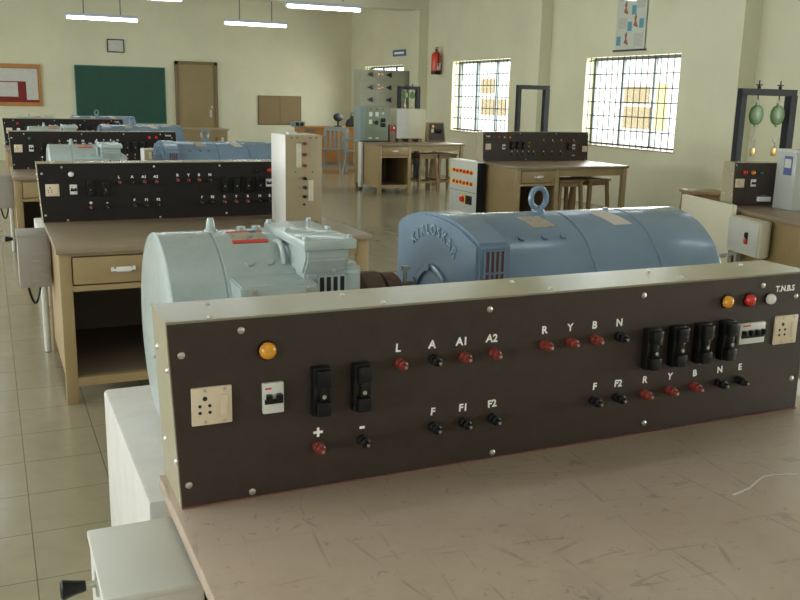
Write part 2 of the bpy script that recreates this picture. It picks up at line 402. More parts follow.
# ------------------------------------------------------------------ benches
def make_bench():
    t = thing('lab_bench', 'x', 'workbench')
    W, D, H = 1.57, 1.05, .757
    MB().box(0, 0, H-.028, W, D, H, .004).build('worktop', 'top', t)
    for x in (.012, .535):
        MB().box(x, .02, 0, x+.055, .075, H-.028, .003).build('post', 'bench', t); MB().box(x, D-.075, 0, x+.055, D-.02, H-.028, .003).build('post', 'bench', t)
    for bx in ((.067, .022, .548, .535, .06, .575), (.067, .022, .715, .535, .06, H-.028), (.067, .022, .085, .535, .06, .128)): MB().box(*bx).build('rail', 'bench', t, 0)
    for bx in ((.59, .03, H-.11, W-.07, .05, H-.028), (.59, D-.05, H-.11, W-.07, D-.03, H-.028), (W-.05, .07, H-.11, W-.03, D-.07, H-.028)): MB().box(*bx).build('apron', 'bench', t, 0)
    for y in (.02, D-.075): MB().box(W-.07, y, 0, W-.015, y+.055, H-.028, .003).build('leg', 'bench', t)
    MB().box(.022, .075, .085, .034, D-.075, H-.028).build('side_panel', 'bench', t); MB().box(.576, .075, .085, .588, D-.075, H-.028).build('side_panel', 'bench', t)
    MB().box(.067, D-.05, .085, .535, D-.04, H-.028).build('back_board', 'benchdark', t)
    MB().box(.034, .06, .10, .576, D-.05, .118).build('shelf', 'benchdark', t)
    d = MB().box(.072, .012, .582, .530, .03, .710, .003).build('drawer', 'bench', t)
    MB().tube([(.245, .012, .647), (.247, -.012, .647), (.345, -.012, .650), (.347, .012, .650)], .006).box(.24, .006, .637, .254, .013, .657).box(.338, .006, .64, .352, .013, .66).box(.262, -.017, .638, .33, -.010, .662, .002).build('handle', 'whitepl', d)
    return t
b0 = make_bench()
b0.location = (.248, .585, 0)
b0['label'] = 'nearest workbench with scratched pinkish-brown worktop filling the lower right'
GB = 'left row of workbenches'
b0['group'] = GB
DY = 3.74
dup(b0, (.24, .585+DY, 0), 'second brown workbench of the left row, with open cubby and white drawer handle')
dup(b0, (.155, .585+2*DY, 0), 'third workbench of the left row, seen past the second bench at the left edge')
dup(b0, (.17, .585+3*DY, 0), 'farthest workbench of the left row, mostly hidden behind the others')
R1 = (5.16, 8.33, 0); R0 = (5.41, 12.75, 0)
th = R(-13)
R2o = (4.555, 3.97, 0)
for loc, rz, l in ((R1, 0, 'tan workbench with drawer and stools below the barred window on the right'), (R0, 0, 'far tan workbench carrying the green console and white cabinet'), (R2o, th, 'workbench at the right edge beneath the hanging balances')):
    b = dup(b0, loc, l, rz); b['group'] = 'right row of workbenches'; b.scale = (.95, 1, 1)

for o in bpy.data.objects:
    if o.name.startswith('worktop.'):
        o.material_slots[0].link = 'OBJECT'; o.material_slots[0].material = M['top2']

# ------------------------------------------------------------------ control panels
def make_panel(name, items, screws):
    """origin: front bottom left corner; face looks towards -y"""
    t = thing(name, 'x', 'control panel')
    L, H = 1.466, .341
    def slant(mb):
        for v in mb.bm.verts: v.co.x += .018*(1-v.co.z/H)
        return mb
    # casing: trapezoid in (y,z)
    cs = MB()
    cs.prism([(.004, 0), (.160, 0), (.130, H), (-.014, H), (-.010, H-.012), (.001, .006)], 0, L, 'x')
    slant(cs).build('casing', 'case', t, 30)
    slant(MB().prism([(-.004, .004), (.003, .004), (-.008, H-.006), (-.0155, H-.004)], .0015, L-.0015, 'x')).build('face_plate', 'face', t, 0)
    slant(MB().box(.0, -.007, .0002, L, .002, .0028)).build('bottom_strip', 'pinkline', t, 0)
    lean = lambda v: -.004-.0115*v/H
    def at(u, v): return Matrix.Translation((u, lean(v), v))
    AX = Matrix.Rotation(R(90), 4, 'X')      # local z -> -y
    for (u, v) in screws:
        MB().lathe([(0, .004), (.003, .0038), (.006, .002), (.0065, 0), (0, 0)], 12, at(u, v) @ AX).build('screw', 'steel', t)
    for it in items:
        k, u, v = it[:3]; m4 = at(u, v) @ AX
        if k == 'term':
            o = MB().lathe([(0, .032), (.0045, .032), (.006, .030), (.0062, .024), (.0095, .022), (.0095, .012), (.007, .010), (.010, .008), (.010, 0), (0, 0)], 12, m4).build('terminal', it[3], t)
            if it[3] in ('redb', 'black'): tag(o, 'red terminal post' if it[3] == 'redb' else 'black terminal post')
            MB().lathe([(0, .034), (.003, .034), (.003, .031), (0, .031)], 8, m4).build('terminal_tip', 'steel', o)
            o2 = None
        elif k == 'lamp':
            r = it[4]
            o = MB().lathe([(0, .017), (r*.5, .0165), (r*.85, .013), (r, .007), (r, .004), (0, .004)], 20, m4).build('indicator_lamp', it[3], t)
            tag(o, {'amber': 'amber', 'redl': 'red', 'whitel': 'white', 'orange': 'orange', 'greenl': 'green'}[it[3]]+' indicator lamp')
            MB().lathe([(r*1.12, .004), (r*1.12, 0), (0, 0), (0, .004)], 20, m4).build('bezel', 'black', o)
        elif k == 'fuse':
            w, h = .0165, .045
            o = MB().box(u-w, lean(v)-.020, v-h, u+w, lean(v), v+h, .002).build('fuse_carrier', 'black', t)
            b2 = MB().box(u-w*.8, lean(v)-.034, v+.012, u+w*.8, lean(v)-.019, v+h*.96, .003)
            b2.box(u-w*.8, lean(v)-.034, v-h*.96, u+w*.8, lean(v)-.019, v-.016, .003)
            b2.box(u-w*.45, lean(v)-.030, v-.018, u+w*.45, lean(v)-.018, v+.014, .004)
            b2.build('carrier_grip', 'black', o)
            MB().cyl((u, lean(v)-.030, v-.006), (u, lean(v)-.032, v-.006), .004, n=10).build('carrier_screw', 'steel', o)
        elif k == 'sock':
            w, h = .035, .034
            o = MB().box(u-w, lean(v)-.006, v-h, u+w, lean(v), v+h, .002).build('socket_outlet', 'ivory', t)
            hl = MB()
            for (a, b, r) in ((-.012, .014, .0042), (-.021, .001, .003), (-.004, .001, .003), (-.021, -.011, .003), (-.004, -.011, .003)):
                hl.cyl((u+a, lean(v)-.0055, v+b), (u+a, lean(v)-.0066, v+b), r, n=10)
            hl.build('socket_hole', 'hole', o)
            sc = MB()
            for (a, b) in ((-.012, .029), (-.012, -.028), (.022, .029), (.022, -.028)): sc.cyl((u+a, lean(v)-.0055, v+b), (u+a, lean(v)-.0075, v+b), .0025, n=8)
            sc.build('socket_screw', 'steel', o)
            MB().box(u+.016, lean(v)-.0085, v-.019, u+.028, lean(v)-.0055, v+.019, .001).build('rocker_switch', 'ivory', o)
        elif k == 'mcb':
            n = it[3]; w = .0095*n; h = .028 if n == 2 else .024
            o = MB().box(u-w, lean(v)-.010, v-h, u+w, lean(v), v+h, .0015).build('circuit_breaker', 'whitepl', t)
            MB().box(u-w*.86, lean(v)-.012, v-.010, u+w*.9, lean(v)-.009, v-.001).build('breaker_slot', 'black', o)
            lv = MB()
            for i in range(n): lv.box(u-w+.0095*(2*i+1)-.005, lean(v)-.022, v-.003, u-w+.0095*(2*i+1)+.005, lean(v)-.010, v+.009, .0015)
            lv.build('breaker_lever', 'black', o)
            MB().box(u-w*.8, lean(v)-.0106, v+.017, u-w*.2, lean(v)-.0099, v+.020).build('breaker_mark', 'red_s', o)
        elif k == 'txt':
            text(it[3], it[4], t, at(u, v) @ Matrix.Translation((0, -.0003, 0)) @ FRONT @ Matrix.Rotation(it[5] if len(it) > 5 else 0, 4, 'Z'), off=it[4]*.030)
        elif k == 'wbox':
            o = MB().box(u-.05, -.03, v-.018, u+.05, 0, v+.018, .003).build('switch_cover', 'whitepl', t)
            MB().box(u-.02, -.02, v+.018, u+.02, -.004, v+.03).build('cover_clip', 'blue_s', o)
    for (u, y) in ((.077, -.003), (.092, .09), (.35, .088), (.40, .008), (.73, .095), (.77, .012), (1.085, .095), (1.115, .02), (1.36, .095)):
        if y < 0: y = 0
        MB().lathe([(0, .0035), (.003, .003), (.0055, .001), (.0055, 0), (0, 0)], 10, Matrix.Translation((u, y, H))).build('screw', 'steel', t)
    for (y, v) in ((.10, .27), (.012, .25), (.11, .09), (.008, .085)):
        MB().lathe([(0, .0035), (.003, .003), (.005, .001), (.005, 0), (0, 0)], 10, Matrix.Translation((.018*(1-v/H), y, v)) @ Matrix.Rotation(R(-90), 4, 'Y')).build('screw', 'steel', t)
    return t
tz = .232; lz = .256
A = [('sock', .073, .188), ('mcb', .181, .190, 2), ('lamp', .172, .277, 'amber', .0155), ('fuse', .268, .194), ('fuse', .346, .193),
     ('txt', .268, .108, '+', .034), ('term', .267, .083, 'redb'), ('txt', .355, .110, '-', .034), ('term', .355, .083, 'black')]
for u, s, m in ((.423, 'L', 'redb'), (.494, 'A', 'black'), (.558, 'A1', 'redb'), (.624, 'A2', 'redb')): A += [('txt', u, .256, s, .022, random.uniform(-.08, .08)), ('term', u+.003, .227, m)]
for u, s in ((.502, 'F'), (.569, 'F1'), (.634, 'F2')): A += [('txt', u, .119, s, .021, random.uniform(-.08, .08)), ('term', u+.001, .089, 'black')]
for u, s, m in ((.745, 'R', 'redb'), (.807, 'Y', 'redb'), (.867, 'B', 'redb'), (.930, 'N', 'black')): A += [('txt', u, .262, s, .022, random.uniform(-.08, .08)), ('term', u, .233, m)]
for u, s, m in ((.882, 'F', 'black'), (.943, 'F2', 'black'), (1.014, 'R', 'redb'), (1.083, 'Y', 'redb'), (1.153, 'B', 'redb'), (1.226, 'N', 'black'), (1.286, 'E', 'black')):
    A += [('txt', u, .126, s, .021, random.uniform(-.08, .08)), ('term', u-.002, .096, m)]
for u in (1.013, 1.083, 1.153, 1.223): A.append(('fuse', u-.001, .200))
A += [('lamp', 1.218, .287, 'amber', .014), ('lamp', 1.283, .286, 'redl', .014), ('lamp', 1.345, .284, 'whitel', .0125), ('txt', 1.392, .304, 'T.N.B.S', .019),
      ('mcb', 1.300, .208, 4), ('sock', 1.408, .206)]
SC = [(.024, .282), (.126, .317), (.031, .044), (.144, .012), (.642, .013), (.615, .316), (.987, .317), (1.025, .024), (1.322, .316), (1.429, .283), (1.455, .080)]
pA = make_panel('control_panel', A, SC)
PY = 1.476
pA.location = (.2435, PY, .7572); pA['label'] = 'large brown control panel in the foreground with lettered red and black terminals'
pA['group'] = 'control panels of the left row'
p2 = dup(pA, (.220, PY+DY, .757), 'second brown control panel back, standing right behind the two big machines')
p3 = dup(pA, (.160, PY+2*DY-.15, .757), 'third control panel back, half covered by a small teal motor before it')
p4 = dup(pA, (.17, PY+3*DY-.10, .757), 'farthest control panel of the left row, just below the chalkboard')
def recolour(p, sel):
    ls = [c for c in p.children if c.name.startswith('indicator_lamp')]
    for c, (mm, l) in zip(ls, sel):
        c.material_slots[0].link = 'OBJECT'; c.material_slots[0].material = M[mm]; c['label'] = l+' indicator lamp'
recolour(p2, (('whitel', 'white'), ('dark', 'unlit dark'), ('redl', 'red'), ('dark', 'unlit dark')))
recolour(p3, (('greenl', 'green'), ('redl', 'red'), ('redl', 'red'), ('dark', 'unlit dark')))
recolour(p4, (('redl', 'red'), ('redl', 'red'), ('redl', 'red'), ('dark', 'unlit dark')))
p2.scale = (1, 1, .95)
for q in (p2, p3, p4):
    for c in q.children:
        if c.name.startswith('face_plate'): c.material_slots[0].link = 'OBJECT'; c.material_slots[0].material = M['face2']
B_ = [('txt', .065, .287, 'TNBS', .022), ('lamp', .205, .282, 'redl', .014), ('lamp', .285, .279, 'whitel', .010), ('lamp', .360, .276, 'orange', .014), ('sock', .075, .170), ('mcb', .283, .168, 2),
      ('fuse', .387, .185), ('fuse', .466, .185), ('fuse', .542, .185), ('lamp', .628, .215, 'amber', .011), ('lamp', .628, .17, 'amber', .011)]
for u in (.40, .475, .55, .63, .70): B_ += [('txt', u, .112, 'RYBNE'[int((u-.39)/.075)], .022), ('term', u, .085, 'black')]
for u, s in ((.834, 'F'), (.958, 'R'), (1.078, 'Y'), (1.262, 'B')): B_ += [('txt', u, .245, s, .022), ('term', u, .222, 'redb')]
for u, s in ((.84, 'A'), (.96, 'L'), (1.085, 'F')): B_ += [('txt', u, .112, s, .022), ('term', u, .085, 'black')]
B_ += [('fuse', 1.185, .170), ('mcb', 1.265, .165, 2), ('sock', 1.428, .140), ('txt', 1.27, .06, 'R Y B', .018)]
pB = make_panel('control_panel', B_, [(.02, .32), (.5, .32), (1.0, .32), (1.45, .32), (.02, .015), (.6, .015), (1.45, .015)])
pB.location = (5.20, 9.19, .757); pB['label'] = 'brown control panel on the tan bench beneath the dark upright frame'
# small panel variant at the right edge
B2_ = [('lamp', .085, .262, 'redl', .017), ('lamp', .150, .262, 'orange', .017), ('lamp', .215, .258, 'greenl', .015), ('sock', .055, .18), ('mcb', .160, .182, 2), ('wbox', .255, .055)]
for u, s in ((.5, 'R'), (.6, 'Y'), (.7, 'B'), (.8, 'N'), (1.0, 'F'), (1.1, 'A')): B2_ += [('term', u, .2, 'redb'), ('txt', u, .23, s, .02)]
pC = make_panel('control_panel', B2_, [(.015, .32), (.7, .32), (.015, .015), (.7, .015)])
def R2P(a, b, z=0):   # bench frame -> world: a to the right along its front, b towards its back
    return (R2o[0]+a*cos(th)-b*sin(th), R2o[1]+a*sin(th)+b*cos(th), z)
pC.scale = (1, 1, .91); pC.location = R2P(.045, .94, .757); pC.rotation_euler = (0, 0, th); pC['label'] = 'white-sided control panel with red, orange and green lamps at the right edge'

# ------------------------------------------------------------------ plinths and machines
def plinth():
    o = MB().box(0, 0, 0, 2.35, .92, .50, .012).build('concrete_plinth', 'concrete')
    return o
YP = 2.07; YM = 2.53; SY = {1: 6.95, 2: 10.35, 3: 13.9}
pl = plinth(); pl.location = (.288, YP, 0); tag(pl, 'white concrete plinth under the nearest pair of machines, its end left of the panel', 'plinth', 'machine plinths')
for i, l in ((1, 'white concrete plinth behind the second bench, under the second machine pair'), (2, 'white concrete plinth under the third machine pair'), (3, 'white concrete plinth under the farthest machine pair')):
    c = pl.copy(); C.objects.link(c); c.location = (.27, SY[i]-.46, 0); c.scale = (.8, 1, 1); c['label'] = l

XA = Matrix.Rotation(R(90), 4, 'Y')   # local z -> +x
def bolt(mb, p, n, r=.011, h=.012):
    p = Vector(p); n = Vector(n).normalized(); mb.cyl(p, p+n*h, r, r, 6)
def teal_motor():
    """origin: on plinth top, under the left end; axis along x"""
    t = thing('electric_motor', 'x', 'electric motor')
    zc, r = .305, .280
    T = Matrix.Translation((0, 0, zc)) @ XA
    MB().lathe([(0, -.0), (.10, 0), (.24, .0), (.262, .002), (r-.003, .006), (r, .010), (r, .152), (r-.003, .154), (r-.003, .158), (r, .160), (r, .355), (r-.02, .37), (0, .37)], 64, T).build('frame', 'teal', t, 35)
    es = MB().lathe([(0, .36), (r-.016, .36), (r-.016, .38), (r-.03, .44), (r-.06, .51), (r-.12, .535), (.07, .545), (.07, .565), (0, .565)], 48, T)
    es.prism([(-.262, .14), (-.283, .20), (-.285, .505), (-.272, .522), (.15, .522), (.283, .40), (.283, .14)], .352, .515, 'x', .008)
    es.build('end_shield', 'teal', t, 35)
    g = MB()
    g.box(.388, -.2875, .375, .468, -.2825, .495); go = g.build('vent_opening', 'hole', t, 0)
    b = MB()
    for i in range(5): b.box(.386+.0195*i, -.2905, .372, .3925+.0195*i, -.2845, .497)
    for z in (.372, .432, .491): b.box(.386, -.2905, z, .4705, -.2845, z+.006)
    b.build('vent_bars', 'teal', t, 0)
    MB().cyl((.43, -.28, .512), (.43, -.295, .512), .008, n=10).build('shield_bolt', 'teal', t, 0)
    # top terminal box
    MB().prism([(-.285, .50), (-.318, .545), (-.318, .575), (.02, .575), (.02, .50)], .345, .468, 'x', .006).build('terminal_box', 'teal', t, 35)
    lid = MB().box(.332, -.34, .572, .480, .04, .600, .006).build('terminal_box_lid', 'teal', t)
    for (x, y) in ((.342, -.32), (.465, -.32), (.342, .02), (.465, .02), (.342, -.15), (.465, -.15)): sc = MB(); bolt(sc, (x, y, .599), (0, 0, 1), .0085, .010); sc.build('lid_bolt', 'teal', lid)
    # low side box
    MB().prism([(-.20, .30), (-.335, .30), (-.335, .486), (-.17, .492), (-.17, .30)], .165, .372, 'x', .004).build('side_box', 'teal', t, 35)
    for x in (.20, .345): MB().cyl((x, -.334, .470), (x, -.342, .470), .008, n=10).build('side_box_screw', 'steel', t)
    # nameplate on the barrel
    def band(x0, x1, a0, a1, rr, th_=.002, n=8):
        m = MB(); poly = [(-(rr)*sin(a0+(a1-a0)*i/n), zc+rr*cos(a0+(a1-a0)*i/n)) for i in range(n+1)]
        poly += [(-(rr+th_)*sin(a1-(a1-a0)*i/n), zc+(rr+th_)*cos(a1-(a1-a0)*i/n)) for i in range(n+1)]
        return m.prism(poly, x0, x1, 'x')
    np_ = band(.205, .300, R(7), R(22), r).build('nameplate', 'plate_tan', t, 0)
    band(.202, .303, R(20), R(23), r+.001).build('nameplate_border', 'red_s', np_, 0); band(.202, .303, R(6), R(8), r+.001).build('nameplate_border', 'red_s', np_, 0)
    band(.265, .285, R(6.2), R(9.5), r+.0025).build('nameplate_seal', 'blue_s', np_, 0)
    # lifting lug, bolts
    MB().lathe([(0, 0), (.018, 0), (.018, .006), (.013, .012), (.011, .03), (.008, .040), (0, .042)], 16, Matrix.Translation((.165, 0, zc+r-.003))).build('lifting_plug', 'teal', t)
    bb = MB()
    bolt(bb, (.252, 0, zc+r-.002), (0, 0, 1), .013, .012); bolt(bb, (.297, 0, zc+r-.002), (0, 0, 1), .013, .012)
    for x in (.23, .285):
        a = R(40); bolt(bb, (x, -(r-.002)*sin(a), zc+(r-.002)*cos(a)), (0, -sin(a), cos(a)), .012, .008)
    bb.build('bolt', 'teal', t)
    a = R(58); pts = []
    for i in range(9):
        q = pi*i/8; pts.append((.325, -(r+.022*sin(q))*sin(R(22)+R(20)*i/8), zc+(r+.022*sin(q))*cos(R(22)+R(20)*i/8)))
    MB().tube(pts, .008).build('lifting_handle', 'teal', t)
    ft = MB()
    for x in (.06, .36):
        for s in (-1, 1): ft.box(x, s*.26-.06, 0, x+.09, s*.26+.06, .02, .003).prism([(s*.30, .02), (s*.20, .02), (s*.20, .12), (s*.24, .16)], x+.02, x+.07, 'x')
    ft.build('foot', 'teal', t)
    # end cap lip on the left face
    MB().lathe([(0, -.012), (.075, -.012), (.08, 0), (0, 0)], 24, T).build('bearing_cap', 'teal', t)
    return t
GM = 'direct current machines'
tm = teal_motor(); tm.location = (.392, YM, .50); tm['label'] = 'large pale teal electric motor behind the left end of the foreground panel'; tm['group'] = GM
def cpl():
    t = thing('shaft_coupling', 'x', 'coupling')
    T = Matrix.Translation((0, 0, 0)) @ XA
    MB().cyl((0, 0, 0), (.240, 0, 0), .026, n=20).build('shaft', 'steel', t)
    MB().lathe([(0, .008), (.08, .008), (.085, .012), (.085, .035), (.104, .04), (.112, .046), (.112, .100), (.088, .104), (0, .104)], 28, T).build('coupling_half', 'rust', t)
    MB().lathe([(0, .108), (.088, .108), (.106, .112), (.106, .150), (.098, .158), (.070, .162), (.070, .215), (0, .215)], 28, T).build('coupling_half', 'rust', t)
    for i in range(6):
        a = i*pi/3+.3; MB().cyl((.09, .092*cos(a), .092*sin(a)), (.17, .092*cos(a), .092*sin(a)), .010, n=8).build('coupling_bolt', 'steel', t)
    MB().cyl((.185, -.01, .06), (.185, -.01, .118), .006, n=8).cyl((.185, -.01, .115), (.185, -.01, .125), .014, n=8).build('set_screw', 'steel', t)
    return t
cp = cpl(); cp.location = (.960, YM, .826); cp.scale = (1.12, 1, 1); cp['label'] = 'rusty brown shaft coupling joining the big teal motor and the big blue machine'; cp['group'] = 'shaft couplings'

def blue_alt():
    t = thing('alternator', 'x', 'alternator')
    zc, r = .315, .290
    T = Matrix.Translation((0, 0, zc)) @ XA
    # end bell: square-sided with arched top
    def arch(w, zt, zs, n=16):
        c = (w*w+(zt-zs)**2)/(2*(zt-zs)); a = math.asin(w/c)
        return [(c*sin(-a+2*a*i/n), zt-c+c*cos(-a+2*a*i/n)) for i in range(n+1)]
    poly = [(-.285, .06)]+arch(.285, .612, .555)+[(.285, .06), (.20, .02), (-.20, .02)]
    MB().prism(poly, 0, .115, 'x', .010).build('end_bell', 'mblue', t, 35)
    MB().lathe([(0, .10), (r-.003, .10), (r, .115), (r, .44), (r-.004, .443), (r-.004, .447), (r, .45), (r, .70), (r-.004, .703), (r-.004, .707), (r, .71), (r, .950), (r-.006, .965), (r-.06, .972), (0, .975)], 72, T).build('frame', 'mblue', t, 35)
    MB().lathe([(0, .975), (.12, .975), (.12, .995), (.10, 1.005), (0, 1.005)], 32, T).build('bearing_cover', 'mblue', t)
    # end bell face: ring boss, bearing cap
    MB().lathe([(.135, .002), (.135, -.010), (.125, -.014), (.112, -.010), (.112, .002)], 40, T).build('face_ring', 'mblue', t)
    MB().lathe([(0, .002), (.06, .002), (.06, -.028), (.045, -.034), (0, -.034)], 28, T).build('bearing_cap', 'mblue', t)
    bb = MB()
    for i in range(6):
        a = i*pi/3+.5; bb.cyl((0, .125*cos(a), zc+.125*sin(a)), (-.02, .125*cos(a), zc+.125*sin(a)), .011, n=6)
    bb.build('face_bolt', 'mblue', t)
    # embossed maker's name curved round the face
    word = 'KIRLOSKAR'; rr = .243
    for i, chh in enumerate(word):
        a = R(36)-R(72)*i/(len(word)-1)      # angle from vertical, +a = far side (+y)
        y = rr*sin(a)*1.0; z = zc+rr*cos(a)-.0
        mt = Matrix.Translation((-.001, y, z)) @ Matrix.Rotation(a, 4, Vector((-1, 0, 0))) @ Matrix(((0, 0, -1, 0), (-1, 0, 0, 0), (0, 1, 0, 0), (0, 0, 0, 1)))
        text(chh, .046, t, mt, 'mblue2', 'raised_letter', extr=.004, off=.0008)
    MB().box(.025, -.289, .34, .090, -.283, .535).build('vent_opening', 'hole', t, 0)
    cc = MB()
    for i in range(4): cc.box(.03+.0162*i, -.2905, .34, .0345+.0162*i, -.287, .53)
    cc.build('winding', 'copper', t, 0)
    b = MB()
    for i in range(5): b.box(.020+.0165*i, -.294, .335, .0255+.0165*i, -.287, .54)
    for z in (.335, .40, .467, .534): b.box(.020, -.294, z, .0915, -.287, z+.006)
    b.build('vent_bars', 'mblue', t, 0)
    rg = MB()
    pts = [(.385+.030*cos(2*pi*i/24), 0, zc+r+.045+.034*sin(2*pi*i/24)) for i in range(24)]
    rg.tube(pts, .0095, closed=True); rg.lathe([(0, 0), (.022, 0), (.022, .008), (.012, .014), (.012, .020), (0, .02)], 16, Matrix.Translation((.385, 0, zc+r-.002)))
    rg.build('lifting_eye', 'mblue', t)
    def band(x0, x1, a0, a1, rr, th_=.0015, n=8, sk=0.):
        m = MB(); poly = [(-(rr)*sin(a0+(a1-a0)*i/n), zc+rr*cos(a0+(a1-a0)*i/n)) for i in range(n+1)]
        poly += [(-(rr+th_)*sin(a1-(a1-a0)*i/n), zc+(rr+th_)*cos(a1-(a1-a0)*i/n)) for i in range(n+1)]
        m.prism(poly, x0, x1, 'x')
        if sk:
            for v in m.bm.verts: v.co.x += sk*(-v.co.y)
        return m
    band(.245, .33, R(12), R(27), r, sk=.30).build('nameplate', 'plate_tan', t, 0)
    band(.535, .61, R(7), R(28), r, sk=.45).build('paper_label', 'paper', t, 0)
    bb = MB()
    for x in (.215, .30, .37):
        a = R(37); bolt(bb, (x, -(r-.002)*sin(a), zc+(r-.002)*cos(a)), (0, -sin(a), cos(a)), .011, .009)
    a = R(33); bolt(bb, (.120, -(r-.002)*sin(R(40)), zc+(r-.002)*cos(R(40))), (0, -sin(R(40)), cos(R(40))), .010, .009)
    for x in (.66,): bolt(bb, (x, 0, zc+r-.002), (0, 0, 1), .010, .008)
    bb.build('bolt', 'mblue', t)
    ft = MB()
    for x in (.16, .80):
        for s in (-1, 1): ft.box(x, s*.27-.06, 0, x+.12, s*.27+.06, .02, .003).prism([(s*.31, .02), (s*.20, .02), (s*.20, .12), (s*.25, .16)], x+.03, x+.09, 'x')
    ft.build('foot', 'mblue', t)
    return t
ba = blue_alt(); ba.location = (1.27, YM, .49+.01); ba['label'] = 'large glossy blue alternator with lifting ring behind the foreground panel'; ba['group'] = 'alternators'
labs = ['second', 'third', 'fourth']
where = ['seen over the second control panel', 'seen over the third control panel', 'farthest, below the chalkboard']
for i in (1, 2, 3):
    y = SY[i]
    w = {1: ('small-looking teal motor showing above the second control panel', 'blue alternator with ring showing above the second control panel'),
         2: ('teal motor top showing above the third control panel', 'blue alternator showing above the third control panel, before the chalkboard'),
         3: ('farthest teal motor, a thin strip above the farthest control panel', 'farthest blue alternator, a thin strip below the chalkboard')}[i]
    dup(tm, (.372, y, .50), w[0]); q = dup(ba, ((1.16, 1.10, 1.10)[i-1], y, .50), w[1]); q.scale = (.9, 1, 1)
    q = dup(cp, (.940, y, .818), ['shaft coupling between the second teal and blue machines', 'shaft coupling between the third teal and blue machines', 'shaft coupling between the farthest two machines'][i-1]); q.scale = ((.72, .48, .48)[i-1], 1, 1)

# ------------------------------------------------------------------ starter boxes at bench ends
def starter():
    t = thing('starter_box', 'x', 'starter box')
    W, D, H = .138, .235, .285
    MB().box(0, 0, 0, W, D, H-.012, .003).build('body', 'greybox', t)
    MB().box(-.003, -.004, H-.014, W+.001, D+.003, H, .003).build('lid', 'greybox', t)
    rb = MB()
    for i in range(7): rb.box(W*.42, -.004, .03+.034*i, W*.95, .001, .044+.034*i, .0015)
    rb.build('louvre', 'greybox', t)
    k = MB().lathe([(0, 0), (.022, 0), (.022, .003), (0, .003)], 16, Matrix.Translation((0, .115, .248)) @ Matrix.Rotation(R(-90), 4, 'Y'))
    ko = k.build('knob_plate', 'steel', t)
    MB().cyl((0, .115, .248), (-.022, .115, .248), .006, n=12).build('spindle', 'steel', t)
    MB().lathe([(0, .017), (.007, .017), (.008, .022), (.009, .03), (.0125, .046), (.013, .050), (.010, .053), (0, .054)], 20, Matrix.Translation((0, .115, .248)) @ Matrix.Rotation(R(-90), 4, 'Y') @ Matrix.Diagonal((1.25, 1.25, 1, 1))).build('knob', 'black', t)
    pts = [(.035+.06*i/12+.0*i, .05+.04*i/12, -.0-.10*sin(pi*i/12)) for i in range(13)]
    MB().tube(pts, .006).build('cable', 'black', t)
    MB().cyl((.118, .30, .06), (.118, .30, -.435), .017, n=14).box(.105, .22, .04, .131, .31, .06).build('support_post', 'lgrey', t)
    return t
stb = starter(); stb.scale = (1.09, 1, 1); stb.location = (.110, PY-.185, .435); stb['label'] = 'pale grey starter box with black knob, bottom left corner'; stb['group'] = 'starter boxes of the left row'
_a = dup(stb, (.096, PY+DY-.185, .440), 'grey starter box with black knob at the left end of the second bench')
dup(stb, (.012, PY+2*DY-.35, .435), 'grey starter box at the left frame edge beside the third bench')

for c in stb.children:
    if c.name in ('body', 'lid') or c.name.split('.')[0] in ('body', 'lid', 'louvre'):
        c.material_slots[0].link = 'OBJECT'; c.material_slots[0].material = M['white']
# ------------------------------------------------------------------ beige terminal cabinet on bench two, and its twin
def tall_box(name='terminal_cabinet'):
    t = thing(name, 'x', 'electrical cabinet')
    W, D, H = .19, .26, .50
    MB().box(0, 0, 0, W, D, H, .003).build('body', 'white', t)
    MB().box(-.001, -.004, 0, W, .0, H, .001).build('front_plate', 'tan', t)
    for z, m in ((.455, 'redb'), (.395, 'redb'), (.335, 'redb'), (.265, 'black'), (.215, 'black'), (.165, 'black')):
        MB().lathe([(0, .03), (.006, .03), (.0065, .022), (.0095, .020), (.0095, .008), (.008, 0), (0, 0)], 12, Matrix.Translation((.095, -.004, z)) @ Matrix.Rotation(R(90), 4, 'X')).build('terminal', m, t)
    MB().cyl((.095, -.004, .12), (.095, -.012, .12), .006, n=10).build('terminal_pin', 'black', t)
    MB().box(.055, -.006, .325, .082, -.004, .455).box(.118, -.006, .14, .145, -.004, .255).build('label_strip', 'cream', t, 0)
    s = MB()
    for (x, z) in ((.03, .485), (.06, .485), (.13, .485), (.16, .485), (.05, .30), (.14, .30), (.03, .02), (.16, .02)): s.cyl((x, -.003, z), (x, -.008, z), .004, n=8)
    s.build('screw', 'rust', t)
    MB().box(.05, .10, H, .09, .16, H+.012).build('top_fitting', 'lgrey', t)
    return t
tb = tall_box(); tb.scale = (1.09, 1.05, .995); tb.location = (1.462, 4.74, .757); tb['label'] = 'tall beige cabinet with red and black terminals standing on the second bench'; tb['group'] = 'terminal cabinets'
tb2 = dup(tb, (1.20, 7.95, .757), 'top of a beige cabinet showing between the teal and blue machines above the second panel'); tb2.scale = (.72, .8, .45)

